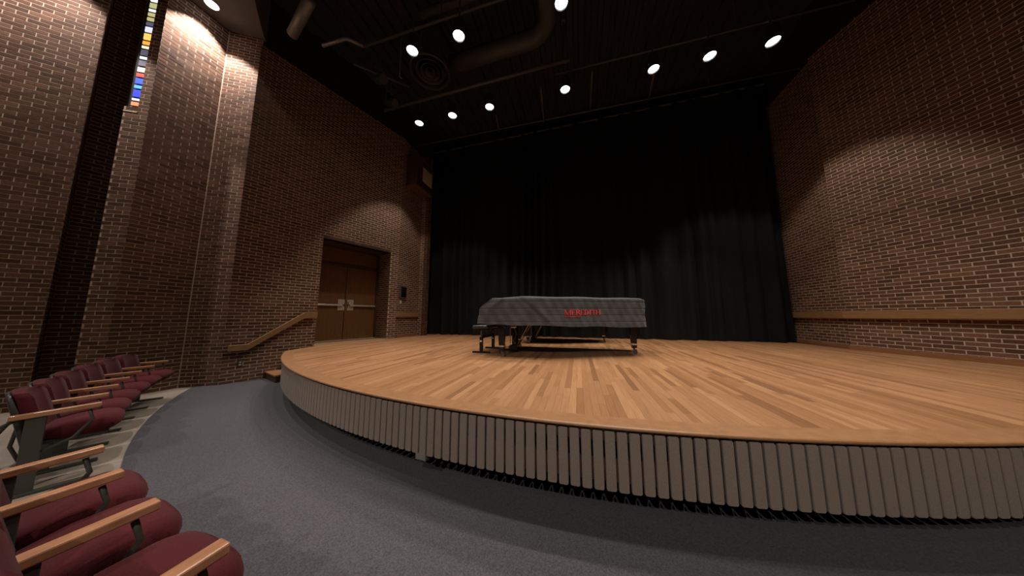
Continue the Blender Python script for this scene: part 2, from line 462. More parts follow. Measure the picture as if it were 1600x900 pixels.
# ------------------------------------------------------------------ double door
def door():
    d = struct(empty('door_1', (*along(along(E2, CU, (DOOR[0] + DOOR[1]) / 2), CN, -RECESS), STAGE), math.atan2(CU[1], CU[0])), 'brown wooden double doors with push bars in the left brick wall')
    # local: x along the wall (away from the seats), y towards the wall's inside (left normal), z up; the room is at -y
    W = DOOR[1] - DOOR[0]; hw = W / 2; H = DOOR[3] - STAGE; LH = 2.16
    b = MB()
    b.box(-hw, -hw + 0.06, -0.07, 0.08, 0, H).box(hw - 0.06, hw, -0.07, 0.08, 0, H).box(-hw + 0.06, hw - 0.06, -0.07, 0.08, H - 0.05, H)
    b.box(-hw + 0.06, hw - 0.06, -0.06, 0.06, LH, LH + 0.07)
    b.build('frame', 'frame', d, bevel=0.004)
    MB().box(-hw + 0.06, hw - 0.06, -0.01, 0.03, LH + 0.07, H - 0.05).build('transom_panel', 'door', d)
    MB().box(-0.028, 0.028, -0.075, -0.045, 0.01, LH).build('center_stile', 'door', d, bevel=0.003)
    MB().box(-hw + 0.02, hw - 0.02, -0.12, 0.1, 0, 0.012).build('light_gap_strip', 'steel', d)  # pale metal strip added in place of the light showing under the doors
    for s in (-1, 1):
        x0, x1 = (0.006, hw - 0.064)
        a, c = (x0, x1) if s > 0 else (-x1, -x0)
        lf = MB().box(a, c, -0.045, 0.0, 0.012, LH - 0.006).build('door_leaf', 'door', d, bevel=0.003)
        MB().box(min(s * 0.10, s * (hw - 0.07)), max(s * 0.10, s * (hw - 0.07)), -0.095, -0.065, 0.985, 1.03).build('push_bar', 'steel', lf, bevel=0.006)
        MB().box(min(s * 0.03, s * 0.21), max(s * 0.03, s * 0.21), -0.056, -0.045, 0.86, 0.98).build('lower_plate', 'steel', lf, bevel=0.002)
        MB().box(min(s * 0.03, s * 0.21), max(s * 0.03, s * 0.21), -0.056, -0.045, 1.04, 1.18).build('upper_plate', 'steel', lf, bevel=0.002)
        MB().box(min(s * (hw - 0.2), s * (hw - 0.09)), max(s * (hw - 0.2), s * (hw - 0.09)), -0.09, -0.045, 0.97, 1.045).build('bar_end', 'pipe', lf, bevel=0.005)
    MB().tube([(0.05, -0.05, 0.93), (0.05, -0.10, 0.95), (0.05, -0.10, 1.1), (0.05, -0.05, 1.12)], 0.012, 8).build('pull_handle', 'chrome', d, smooth=True)
door()

# ------------------------------------------------------------------ stained glass window
def window():
    u = Vector((A0[0] - PB[0], A0[1] - PB[1], 0)).normalized(); n = Vector((0.5, -0.866, 0))
    wdw = struct(empty('window_1', (PB[0], PB[1], WIN[2])), 'tall narrow stained glass window high in the left brick wall')
    def quad(s0, s1, z0, z1, d, t):
        q = [u * s0 - n * d, u * s1 - n * d, u * s1 - n * (d + t), u * s0 - n * (d + t)]
        return MB().hexa([(v.x, v.y, z0) for v in q], [(v.x, v.y, z1) for v in q])
    s0, s1 = 0.02, 0.125
    quad(-0.03, 0.30, 0.0, 2.62, 0.075, 0.012).build('came_backing', 'black', wdw)
    cols = [('coral', (1, 0.30, 0.14), 0.10), ('clear', (0.95, 0.98, 1), 0.07), ('blue', (0.03, 0.06, 0.75), 0.17), ('sky', (0.10, 0.45, 0.9), 0.09), ('deep', (0.04, 0.10, 0.8), 0.14), ('red', (0.85, 0.07, 0.06), 0.10),
            ('cream', (1, 0.86, 0.6), 0.12), ('dim', (0.10, 0.09, 0.13), 0.14), ('clear', (0.95, 0.98, 1), 0.08), ('dim', (0.10, 0.09, 0.13), 0.14), ('cream', (1, 0.9, 0.75), 0.08), ('orange', (1, 0.42, 0.08), 0.10), ('amber', (1, 0.62, 0.13), 0.16),
            ('lilac', (0.75, 0.75, 1), 0.14), ('dim', (0.10, 0.09, 0.13), 0.1), ('olive', (0.5, 0.46, 0.2), 0.1), ('olive', (0.62, 0.6, 0.4), 0.1), ('clear', (0.95, 0.98, 1), 0.08), ('olive', (0.4, 0.38, 0.22), 0.13), ('clear', (0.9, 0.92, 1), 0.12), ('yellow', (1, 0.8, 0.25), 0.1)]
    mats = {}
    z = 0.06
    for nm, c, h in cols:
        if nm not in mats: mats[nm] = emit('glass_' + nm, c, 1.1)
        p = quad(s0, s1, z + 0.018, z + h - 0.018, 0.055, 0.012).build('pane', mats[nm], wdw)
        z += h
    # sloping brick sill
    q0 = [u * 0 + n * 0.01, u * 0.18 + n * 0.01, u * 0.18 - n * 0.075, u * 0 - n * 0.075]
    b = MB().hexa([(v.x, v.y, -0.1) for v in q0], [(q0[0].x, q0[0].y, -0.09), (q0[1].x, q0[1].y, -0.09), (q0[2].x, q0[2].y, 0.06), (q0[3].x, q0[3].y, 0.06)])
    b.build('sill', 'mortar', wdw)
window()

# ------------------------------------------------------------------ stage
stage = tag(empty('stage_platform', (-0.2, 1.78, 0)), 'raised curved stage with honey wood planks and grey slatted front', 'stage')
SO = Vector(stage.location)
def sb(b, name, mat, parent=None, **kw):       # build in world coordinates under the stage
    b.v = [(x - SO.x, y - SO.y, z) for x, y, z in b.v]
    return b.build(name, mat, parent or stage, **kw)
SIDE1 = (-5.90, 4.47); SIDE2 = (-6.36, 4.72)
def y_min(x):
    if x < -6.37 or x > 6.6: return None
    if x < SIDE1[0]: t = (x - SIDE1[0]) / (SIDE2[0] - SIDE1[0]); return SIDE1[1] + t * (SIDE2[1] - SIDE1[1])
    if x < S0[0]: t = (x - S0[0]) / (SIDE1[0] - S0[0]); return S0[1] + t * (SIDE1[1] - S0[1])
    if x > S0R[0]: return S0R[1] + (x - S0R[0]) * 0.3
    r = ST_R - 0.135
    dx = x + 0.2
    if abs(dx) >= r * math.sin(R_(ST_ANG)): return S0[1]
    return 10.5 - math.sqrt(r * r - dx * dx)
def y_max(x):
    y = 8.95
    if x < CEND[0]: y = min(y, E2[1] + (x - E2[0]) * (CU[1] / CU[0]))
    if x > R0[0]: y = min(y, R0[1] - (x - R0[0]) * (0.965 / 0.2622))
    return y
# substructure
poly = [polar(ST_R - 0.02, -ST_ANG + 2 * ST_ANG * i / 60) for i in range(61)] + [(6.4, 4.0), (5.62, 6.9), (5.62, 8.98), (-5.75, 8.98), (-5.66, 6.76), SIDE2, SIDE1]
sb(MB().prism(poly, STAGE - 0.05, STAGE - 0.021), 'subfloor', 'darkwood')
toe = [polar(8.38, -ST_ANG + 2 * ST_ANG * i / 60) for i in range(61)] + [polar(8.30, ST_ANG - 2 * ST_ANG * i / 60) for i in range(61)]
sb(MB().prism(toe, 0.0, STAGE - 0.05), 'toe_kick', 'black')
# planks
PW = 0.0575
pl = []
k = 0; x = -6.36
while x < 6.4:
    xm = x + PW / 2
    a0, a1, c0, c1 = y_min(x + 0.0005), y_min(x + PW - 0.0005), y_max(x), y_max(x + PW)
    if a0 is not None and a1 is not None and min(c0, c1) - max(a0, a1) > 0.08:
        y = (a0 + a1) / 2 + random.uniform(0.15, 1.5); cuts = [None]
        end = min(c0, c1)
        while y < end - 0.25:
            cuts.append(y); y += random.choice((0.3, 0.55, 0.8, 1.0, 1.2, 1.5)) * random.uniform(0.85, 1.15)
        for i, cy in enumerate(cuts):
            s0, s1 = (a0, a1) if cy is None else (cy, cy)
            e = cuts[i + 1] if i + 1 < len(cuts) else None
            e0, e1 = (c0, c1) if e is None else (e, e)
            pl.append((x + 0.0004, x + PW - 0.0004, s0 + 0.0005, s1 + 0.0005, e0 - 0.0005, e1 - 0.0005))
    x += PW
sc = []
for i, (xa, xb, s0, s1, e0, e1) in enumerate(pl):
    sc.append((shown(((xa + xb) / 2, (s0 + e0) / 2, STAGE), (0, 0, 1), (xb - xa) * (e0 - s0)), i))
sc.sort(reverse=True)
own = {i for wgt, i in sc[:300] if wgt > 0}
rest = MB()
for i, (xa, xb, s0, s1, e0, e1) in enumerate(pl):
    zt = STAGE + random.uniform(-0.0003, 0.0003)
    args = ([(xa, s0, STAGE - 0.02), (xb, s1, STAGE - 0.02), (xb, e1, STAGE - 0.02), (xa, e0, STAGE - 0.02)], [(xa, s0, zt), (xb, s1, zt), (xb, e1, zt), (xa, e0, zt)])
    if i in own: sb(MB().hexa(*args), 'plank', 'plank', recalc=False)
    else: rest.hexa(*args)
r = sb(rest, 'plank_field', 'plank', recalc=False); r['kind'] = 'stuff'
# alcove floor in front of the doors
q = [along(JN, CN, 0.02), along(JF, CN, 0.02), along(JF, CN, -RECESS - 0.1), along(JN, CN, -RECESS - 0.1)]
sb(MB().prism(q, STAGE - 0.1, STAGE - 0.002), 'alcove_floor', 'nosing')
# curved nosing
prof = [(ST_R - 0.137, STAGE + 0.0005), (ST_R + 0.012, STAGE + 0.001), (ST_R + 0.020, STAGE - 0.004), (ST_R + 0.023, STAGE - 0.011), (ST_R + 0.020, STAGE - 0.019), (ST_R + 0.012, STAGE - 0.023), (ST_R - 0.137, STAGE - 0.023)]
b = MB(); n = 120; k = len(prof)
vs = [(*polar(r, -ST_ANG + 2 * ST_ANG * i / n), z) for i in range(n + 1) for r, z in prof]
b.add(vs, [(i * k + j, i * k + (j + 1) % k, (i + 1) * k + (j + 1) % k, (i + 1) * k + j) for i in range(n) for j in range(k)] + [tuple(range(k)), tuple(n * k + j for j in range(k))])
sb(b, 'nosing', 'nosing', smooth=False)
# side edge trim by the steps
def strip(p0, p1, wd, z0, z1):
    p0 = Vector((*p0, 0)); p1 = Vector((*p1, 0)); u = (p1 - p0).normalized(); nn = Vector((-u.y, u.x, 0))
    q = [p0, p1, p1 + nn * wd, p0 + nn * wd]
    return MB().hexa([(v.x, v.y, z0) for v in q], [(v.x, v.y, z1) for v in q])
sb(strip(S0, SIDE1, 0.03, STAGE - 0.034, STAGE + 0.001), 'side_nosing', 'nosing')
sb(strip(SIDE1, SIDE2, 0.03, STAGE - 0.034, STAGE + 0.001), 'landing_nosing', 'nosing')
sb(strip(S0, SIDE1, -0.02, 0.0, STAGE - 0.034), 'side_panel', 'darkwood')
# slats
slw, slh0, slh1, pitch = 0.0615, 0.245, STAGE - 0.042, 0.0743
def slat_mesh():
    b = MB(); pts = []
    hw = slw / 2; rc = 0.011
    for cx, cz, a0 in ((hw - rc, slh1 - rc, 0), (-hw + rc, slh1 - rc, 90), (-hw + rc, slh0 + rc, 180), (hw - rc, slh0 + rc, 270)):
        for j in range(4):
            a = R_(a0 + 30 * j); pts.append((cx + rc * math.cos(a), cz + rc * math.sin(a)))
    n = len(pts)
    ins = [(px * 0.93, (pz - 0.42) * 0.99 + 0.42) for px, pz in pts]
    vs = [(px, 0.018, pz) for px, pz in pts] + [(px, 0.004, pz) for px, pz in pts] + [(px, 0.0, pz) for px, pz in ins]
    fs = [(i, (i + 1) % n, n + (i + 1) % n, n + i) for i in range(n)] + [(n + i, n + (i + 1) % n, 2 * n + (i + 1) % n, 2 * n + i) for i in range(n)] + [tuple(range(2 * n, 3 * n))]
    b.add(vs, fs); return b.mesh('slat', 'slat')
sm = slat_mesh()
na = int(2 * ST_ANG / math.degrees(pitch / ST_R))
for i in range(na):
    a = -ST_ANG + (i + 0.5) * math.degrees(pitch / ST_R)
    x, y = polar(ST_R, a)
    o = link('slat', sm, stage); o.location = (x - SO.x, y - SO.y, random.uniform(-0.0015, 0.0015)); o.rotation_euler = (0, 0, R_(a))
# backing rails behind the slats
def ring(r0, r1, z0, z1):
    q = [polar(r1, -ST_ANG + 2 * ST_ANG * i / 90) for i in range(91)] + [polar(r0, ST_ANG - 2 * ST_ANG * i / 90) for i in range(91)]
    return MB().prism(q, z0, z1)
sb(ring(8.66, 8.695, 0.29, 0.43), 'slat_rail', 'darkwood')
sb(ring(8.66, 8.695, STAGE - 0.11, STAGE - 0.05), 'top_rail', 'darkwood')
# tag on the slat front, low
x, y = polar(ST_R + 0.004, -6.9)
bx = MB().box(-0.05, 0.05, 0.0, 0.03, 0.205, 0.25).build('outlet_box', 'greymetal', stage, bevel=0.003)
bx.location = (x - SO.x, y - SO.y, 0); bx.rotation_euler = (0, 0, R_(-6.9))
# steps beside the stage
st = tag(empty('stage_steps', (*along(E2, CU, 0.65, CN, 0.37), 0), math.atan2(CU[1], CU[0])), 'wooden steps between the left brick wall and the stage end', 'steps')
RS, TD = STAGE / 4, 0.272
for i in range(3):
    s = MB().box(TD * i, TD * (i + 1) + 0.015, -0.36, 0.34, RS * i + 0.013 * (i == 0), RS * (i + 1) - 0.03).build('riser', 'darkwood', st)
    MB().box(TD * i - 0.02, TD * (i + 1) - 0.002, -0.36, 0.34, RS * (i + 1) - 0.03, RS * (i + 1)).build('tread', 'nosing', st, bevel=0.005)

# ------------------------------------------------------------------ curtain
def curtain():
    x0, x1, y0, y1 = -5.75, 5.50, 8.52, 8.24
    n = 1100; zs = [STAGE + 0.012, 1.6, 3.0, 5.0, 8.1]
    vs = []
    rnd = random.Random(3)
    ph = [rnd.uniform(0, 6.28) for _ in range(6)]
    for z in zs:
        t = (z - STAGE) / 7.4
        for i in range(n + 1):
            s = i / n; x = x0 + (x1 - x0) * s
            dens = 1.0 + 0.35 * math.sin(3.1 * x + 0.8) * math.sin(0.9 * x + 1)
            w_ = 17.0 * x + 4.0 * math.sin(0.8 * x + ph[0]) + 2.6 * math.sin(2.3 * x + ph[1])
            f = math.sin(w_); g = math.sin(0.47 * w_ + ph[2])
            amp = (0.085 + 0.035 * math.sin(1.7 * x + ph[3])) * (1 - 0.35 * t) * dens
            dy = amp * (math.copysign(abs(f) ** 1.2, f)) + 0.03 * g + 0.02 * math.sin(5 * x + ph[4] + t * 2)
            vs.append((x + 0.012 * math.cos(w_), y0 + (y1 - y0) * s + dy, z))
    m = n + 1
    b = MB(); b.add(vs, [(j * m + i, j * m + i + 1, (j + 1) * m + i + 1, (j + 1) * m + i) for j in range(len(zs) - 1) for i in range(n)])
    t = tag(empty('stage_curtain', (-0.12, 8.38, STAGE)), 'wide black pleated velour curtain closing the back of the stage', 'curtain')
    b.v = [(x + 0.12, y - 8.38, z - STAGE) for x, y, z in b.v]
    b.build('drape', 'curtain', t, smooth=True, recalc=False)
    MB().tube([(-5.6, 0.12, 7.5), (5.6, -0.12, 7.5)], 0.03, 8).build('curtain_track', 'pipe', t)
curtain()

# ------------------------------------------------------------------ grand pianos
def closed_smooth(pts, it=3):
    for _ in range(it):
        q = []
        for i in range(len(pts)):
            a, c = Vector(pts[i]), Vector(pts[(i + 1) % len(pts)])
            q += [a * 0.75 + c * 0.25, a * 0.25 + c * 0.75]
        pts = q
    return [Vector(p) for p in pts]
def resample(pts, n):
    L = [0]
    for i in range(len(pts)): L.append(L[-1] + (pts[(i + 1) % len(pts)] - pts[i]).length)
    out = []; j = 0
    for k in range(n):
        d = L[-1] * k / n
        while L[j + 1] < d: j += 1
        t = (d - L[j]) / (L[j + 1] - L[j]); out.append(pts[j].lerp(pts[(j + 1) % len(pts)], t))
    return out
OUT = [(-0.37, -0.82), (-0.37, -0.80), (-0.30, -0.82), (0.3, -0.82), (0.65, -0.81), (1.0, -0.74), (1.35, -0.58), (1.7, -0.38), (2.1, -0.2), (2.38, -0.10), (2.44, 0.02), (2.46, 0.3), (2.42, 0.68), (2.36, 0.80), (2.2, 0.82), (1.2, 0.82), (0.2, 0.82), (-0.30, 0.82), (-0.37, 0.80), (-0.37, 0.82)]
def cover_outline(n): return resample(closed_smooth(OUT, 3), n)
def normals(p):
    n = len(p); out = []
    for i in range(n):
        d = p[(i + 1) % n] - p[i - 1]; out.append(Vector((d.y, -d.x)).normalized())
    return out
def sstep(a, b_, x):
    t = max(0, min(1, (x - a) / (b_ - a))); return t * t * (3 - 2 * t)
def cover_offset(x, y, nx, ny, z, top=1.025):
    """outward offset of the cloth at height z for an outline point"""
    o = -0.02 * sstep(top - 0.05, top, z) + 0.018 * sstep(0.75, 0.5, z)
    s = x * 1.0 + y * 1.3
    o += 0.006 * math.sin(9 * s + 5 * z) + 0.006 * math.sin(17 * s - 11 * z + 1.0) + 0.004 * math.sin(31 * s + 23 * z)
    o += 0.010 * math.exp(-((x - 0.45 - (1.0 - z) * 1.0) / 0.07) ** 2) * (ny < -0.5)      # folds running down from the lid edge
    o -= 0.012 * math.exp(-((x - 0.36 - (1.0 - z) * 1.1) / 0.05) ** 2) * (ny < -0.5)
    o += 0.010 * math.exp(-((x + 0.05 + (1.0 - z) * 0.6) / 0.06) ** 2) * (ny < -0.5)
    for zs in (0.93, 0.82, 0.71, 0.60):
        o -= 0.007 * math.exp(-((z - zs) / 0.006) ** 2)
    q = (x % 0.29) - 0.145
    o -= 0.004 * math.exp(-(q / 0.008) ** 2) * (abs(ny) > 0.5)
    return o
def lean(x, z):      # the cloth slopes down over the keyboard end
    return 0.21 * sstep(0.80, 1.02, z) * sstep(0.35, -0.40, x)
def cover_top(x, y):
    return 1.02 + 0.010 * math.exp(-((x - 0.38) / 0.22) ** 2) + 0.004 * math.sin(7 * x + 3 * y) - 0.004 * max(0, x - 0.5)
def cover_bottom(x, y):
    z = 0.560 - 0.022 * max(0, x + 0.3) + 0.006 * math.sin(6 * x + 4 * y)
    if y > 0.45: z -= 0.27 * sstep(2.28, 2.40, x) * sstep(0.45, 0.7, y)
    return z
def piano_cover(parent):
    n = 340; p = cover_outline(n); nr = normals(p)
    b = MB(); rows = 56; vs = []
    ins = [0.30, 0.14, 0.06, 0.025, 0.008]
    for k, d in enumerate(ins):
        for i in range(n):
            q = p[i] - nr[i] * (d + 0.02)
            q.x += lean(q.x, 1.03)
            vs.append((q.x, q.y, cover_top(q.x, q.y) - (0, 0, 0.002, 0.006, 0.014)[k]))
    for r in range(rows + 1):
        for i in range(n):
            zt = cover_top(p[i].x, p[i].y) - 0.03; zb = cover_bottom(p[i].x, p[i].y)
            z = zt + (zb - zt) * r / rows
            q = p[i] + nr[i] * cover_offset(p[i].x, p[i].y, nr[i].x, nr[i].y, z)
            vs.append((q.x + lean(q.x, z), q.y, z))
    tot = len(ins) + rows + 1
    fs = [(r * n + i, r * n + (i + 1) % n, (r + 1) * n + (i + 1) % n, (r + 1) * n + i) for r in range(tot - 1) for i in range(n)]
    c = len(vs); vs.append((0.9, 0.15, 1.03)); fs += [(i, (i + 1) % n, c) for i in range(n)]
    b.add(vs, fs)
    o = b.build('quilted_cover', 'cover', parent, smooth=True)
    return o
def piano_leg(parent, x, y, i):
    hw0, hw1 = 0.062, 0.045
    b = MB()
    def sq(h, z): return [(x - h, y - h, z), (x + h, y - h, z), (x + h, y + h, z), (x - h, y + h, z)]
    b.hexa(sq(hw1, 0.19), sq(hw0, 0.58)); b.hexa(sq(hw0 + 0.012, 0.58), sq(hw0 + 0.012, 0.625)); b.hexa(sq(hw1 - 0.004, 0.11), sq(hw1 + 0.002, 0.165))
    lg = b.build('leg', 'gloss', parent, bevel=0.004)
    MB().hexa(sq(hw1 + 0.004, 0.165), sq(hw1 + 0.004, 0.192)).build('ferrule', 'chrome', lg, bevel=0.002)
    b = MB().tube([(x, y, 0.115), (x, y, 0.07)], 0.016, 10)
    b.box(x - 0.008, x + 0.045, y - 0.030, y + 0.030, 0.060, 0.082)
    b.tube([(x + 0.022, y - 0.024, 0.034), (x + 0.022, y - 0.006, 0.034)], 0.034, 16); b.tube([(x + 0.022, y + 0.006, 0.034), (x + 0.022, y + 0.024, 0.034)], 0.034, 16)
    b.build('caster', 'pipe', lg)
def grand_piano(loc, sc=(1, 1, 1), lettering=True, label=''):
    t = tag(empty('grand_piano', loc), label, 'piano', 'covered grand pianos on the stage'); t.scale = sc
    n = 120; p = cover_outline(n); nr = normals(p)
    body = [(q.x - m.x * (0.055 + 0.10 * max(0, -m.x)), q.y - m.y * 0.055) for q, m in zip(p, nr)]
    MB().prism(body, 0.63, 0.94).build('case', 'gloss', t)
    MB().box(-0.26, 0.12, -0.72, 0.72, 0.60, 0.66).build('keybed', 'gloss', t, bevel=0.005)
    b = MB()
    for y in (-0.5, 0, 0.5): b.box(0.2, 2.0 - abs(y) * 0.8, y - 0.05 + (0.15 if y < 0 else 0), y + 0.05 + (0.15 if y < 0 else 0), 0.56, 0.64)
    b.build('underframe', 'gloss', t)
    for i, (x, y) in enumerate(((0.0, -0.64), (0.0, 0.64), (2.28, 0.27))): piano_leg(t, x, y, i)
    # pedal lyre
    b = MB().box(0.045, 0.115, -0.13, -0.085, 0.12, 0.62).box(0.045, 0.115, 0.085, 0.13, 0.12, 0.62).box(0.0, 0.16, -0.19, 0.19, 0.055, 0.135).box(0.03, 0.13, -0.19, 0.19, 0.58, 0.63)
    ly = b.build('pedal_lyre', 'gloss', t, bevel=0.006)
    for y in (-0.09, 0, 0.09):
        MB().box(-0.10, 0.03, y - 0.02, y + 0.02, 0.066, 0.080).build('pedal', 'brass', ly, bevel=0.004)
    for y in (-0.10, 0.10):
        MB().tube([(0.13, y, 0.12), (0.42, y * 1.3, 0.60)], 0.008, 8).build('lyre_rod', 'brass', ly)
    MB().tube([(0.02, -0.165, 0.06), (0.02, -0.165, 0.56)], 0.007, 8).build('brass_rod', 'brass', ly)
    # humidity unit and its cable under the keybed
    hb = MB().box(0.10, 0.20, -0.42, -0.30, 0.475, 0.60).build('humidity_unit', 'chrome', t, bevel=0.02)
    MB().tube([(0.15, -0.36, 0.48), (0.19, -0.34, 0.36), (0.13, -0.35, 0.25), (0.16, -0.36, 0.19)], 0.007, 6).build('cable', 'pipe', hb)
    cv = piano_cover(t)
    if lettering: letter_cover(cv)
    return t
# letters as strokes: (x0,y0,x1,y1 centre line ; half widths) inside a unit box
TK, TN = 0.062, 0.026
GL = {
 'M': (1.15, [((0.12, 0), (0.12, 1), TN), ((0.14, 1), (0.55, 0.02), TK), ((0.55, 0.02), (0.98, 1), TN), ((1.0, 0), (1.0, 1), TK), ((0.0, 0), (0.24, 0), TN), ((0.86, 0), (1.14, 0), TN), ((0.0, 1), (0.14, 1), TN), ((0.98, 1), (1.12, 1), TN)]),
 'E': (0.66, [((0.17, 0), (0.17, 1), TK), ((0.06, 1), (0.58, 1), TN), ((0.06, 0), (0.6, 0), TN), ((0.17, 0.52), (0.46, 0.52), TN), ((0.57, 1), (0.57, 0.84), TN), ((0.59, 0), (0.59, 0.18), TN), ((0.46, 0.44), (0.46, 0.6), TN)]),
 'R': (0.80, [((0.17, 0), (0.17, 1), TK), ((0.06, 1), (0.4, 1), TN), ((0.4, 1), (0.56, 0.88), TN), ((0.56, 0.9), (0.56, 0.64), TK), ((0.56, 0.66), (0.4, 0.5), TN), ((0.17, 0.5), (0.4, 0.5), TN), ((0.36, 0.5), (0.86, -0.12), TK), ((0.06, 0), (0.28, 0), TN)]),
 'D': (0.84, [((0.17, 0), (0.17, 1), TK), ((0.06, 1), (0.42, 1), TN), ((0.42, 1), (0.66, 0.78), TN), ((0.68, 0.8), (0.68, 0.2), TK), ((0.66, 0.22), (0.42, 0), TN), ((0.06, 0), (0.42, 0), TN)]),
 'I': (0.36, [((0.18, 0), (0.18, 1), TK), ((0.06, 1), (0.30, 1), TN), ((0.06, 0), (0.30, 0), TN)]),
 'T': (0.74, [((0.37, 0), (0.37, 1), TK), ((0.03, 1), (0.71, 1), TN), ((0.04, 1), (0.04, 0.82), TN), ((0.70, 1), (0.70, 0.82), TN), ((0.25, 0), (0.49, 0), TN)]),
 'H': (0.86, [((0.17, 0), (0.17, 1), TK), ((0.69, 0), (0.69, 1), TK), ((0.17, 0.52), (0.69, 0.52), TN), ((0.06, 0), (0.28, 0), TN), ((0.06, 1), (0.28, 1), TN), ((0.58, 0), (0.80, 0), TN), ((0.58, 1), (0.80, 1), TN)]),
 'C': (0.8, [((0.7, 0.85), (0.4, 1), TN * 2), ((0.4, 1), (0.14, 0.7), TK), ((0.12, 0.75), (0.12, 0.25), TK), ((0.14, 0.3), (0.4, 0), TK), ((0.4, 0), (0.7, 0.15), TN * 2)]),
 'O': (0.9, [((0.15, 0.25), (0.15, 0.75), TK), ((0.15, 0.75), (0.45, 1), TK), ((0.45, 1), (0.75, 0.75), TK), ((0.75, 0.75), (0.75, 0.25), TK), ((0.75, 0.25), (0.45, 0), TK), ((0.45, 0), (0.15, 0.25), TK)]),
 'L': (0.62, [((0.17, 0), (0.17, 1), TK), ((0.1, 0), (0.55, 0), TK)]),
 'G': (0.85, [((0.7, 0.85), (0.4, 1), TN * 2), ((0.4, 1), (0.14, 0.7), TK), ((0.12, 0.75), (0.12, 0.25), TK), ((0.14, 0.3), (0.4, 0), TK), ((0.4, 0), (0.7, 0.15), TN * 2), ((0.7, 0.05), (0.7, 0.45), TK), ((0.45, 0.45), (0.75, 0.45), TN * 2)]),
}
def letter_cover(cv):
    p = cover_outline(400); nr = normals(p)
    near = sorted([(q.x, q.y, m.x, m.y) for q, m in zip(p, nr) if m.y < -0.3 and q.x > -0.2])
    def surf(x, z, d):
        for a, c in zip(near, near[1:]):
            if a[0] <= x <= c[0]:
                t = (x - a[0]) / (c[0] - a[0] + 1e-9)
                y = a[1] + (c[1] - a[1]) * t; nx = a[2] + (c[2] - a[2]) * t; ny = a[3] + (c[3] - a[3]) * t
                o = cover_offset(x, y, nx, ny, z) + d
                return (x + nx * o, y + ny * o, z)
        return (x, -0.8, z)
    def write(word, x0, z0, h, wx, name):
        x = x0
        for ch in word:
            adv, strokes = GL[ch]; b = MB()
            for (a, c, hw) in strokes:
                a = Vector(a); c = Vector(c); u = (c - a).normalized(); nn = Vector((-u.y, u.x)); seg = 5
                vs = []
                for k in range(seg + 1):
                    m = a.lerp(c, k / seg)
                    for s, d in ((-1, 0.002), (-1, 0.0085), (1, 0.0085), (1, 0.002)):
                        w2 = m + nn * hw * s
                        vs.append(surf(x + w2.x * wx, z0 + w2.y * h, d))
                fs = [(k * 4 + j, k * 4 + j + 1, k * 4 + 5 + j, k * 4 + 4 + j) for k in range(seg) for j in range(3)]
                b.add(vs, fs)
            o = b.build(name, 'red', cv, recalc=True)
            x += adv * wx
        return x
    write('MEREDITH', LET_X0, 0.715, 0.080, LET_W, 'letter')
    write('COLLEGE', LET_X0 + 0.01, 0.680, 0.016, LET_W * 0.5, 'small_letter')
LET_X0, LET_W = 1.08, 0.096
PIANO1 = (-1.30, 4.82, STAGE + 0.001)
grand_piano(PIANO1, (1, 1, 1), True, 'long grand piano under a dark quilted cover with red lettering, nearest the seats')
grand_piano((-1.26, 6.82, STAGE + 0.001), (0.83, 0.83, 0.97), False, 'second covered grand piano standing behind the lettered one, before the curtain')

# bench
def bench():
    t = tag(empty('piano_bench', (-1.80, 4.80, STAGE + 0.001)), 'black padded piano bench on T-shaped feet at the near piano keyboard', 'bench')
    cush = MB().box(-0.165, 0.165, -0.40, 0.40, 0.455, 0.52).build('cushion', 'leather', t, bevel=0.024, seg=4, smooth=True)
    MB().box(-0.14, 0.14, -0.37, 0.37, 0.425, 0.458).build('seat_frame', 'gloss', t, bevel=0.004)
    for y in (-0.33, 0.35):
        lg = MB().box(-0.028, 0.028, y - 0.028, y + 0.028, 0.03, 0.30).build('leg', 'gloss', t, bevel=0.003)
        MB().box(-0.014, 0.014, y - 0.014, y + 0.014, 0.30, 0.43).build('piston', 'pipe', lg)
        MB().box(-0.02, 0.02, y - 0.031, y - 0.027, 0.21, 0.235).build('sticker', 'white', lg)
        MB().box(-0.175, 0.175, y - 0.026, y + 0.026, 0.0, 0.03).build('foot', 'gloss', t, bevel=0.004)
    MB().box(-0.02, 0.02, -0.33, 0.35, 0.27, 0.32).build('crossbar', 'gloss', t, bevel=0.003)
    MB().tube([(0.03, -0.2, 0.43), (0.03, 0.05, 0.33), (0.03, 0.3, 0.43)], 0.012, 6).build('lift_strut', 'pipe', t)
bench()

# ------------------------------------------------------------------ things on the walls
def speaker():
    t = tag(empty('loudspeaker_box', (CEND[0] + 0.02, 6.78, 5.85)), 'brown loudspeaker box with pale cloth high on the left brick wall', 'loudspeaker')
    MB().box(0, 0.42, 0.10, 1.02, 0.0, 1.02).build('cabinet', 'darkwood', t, bevel=0.01)
    MB().box(0, 0.44, 0.08, 1.02, -0.03, 0.0).build('bottom_panel', 'cabinet', t)
    MB().box(0.42, 0.432, 0.42, 0.97, 0.26, 0.80).build('grille_cloth', 'grille', t, bevel=0.003)
    MB().box(0.0, 0.46, 0.06, 1.03, 1.02, 1.06).build('top_panel', 'darkwood', t)
speaker()
t = tag(empty('wall_display', (CEND[0], 6.98, 1.92)), 'dark square control panel above the left curtain rail', 'panel')
MB().box(0.0, 0.05, -0.14, 0.16, 0, 0.42).build('housing', 'pipe', t, bevel=0.006)
MB().box(0.05, 0.054, -0.11, 0.13, 0.04, 0.38).build('screen', 'gloss', t)
t = tag(MB().box(0.0, 0.012, -0.03, 0.04, -0.06, 0.06).build('light_switch', 'white', bevel=0.003), 'small white switch plate under the dark control panel', 'switch')
t.location = (CEND[0] + 0.008, 6.90, 1.80)
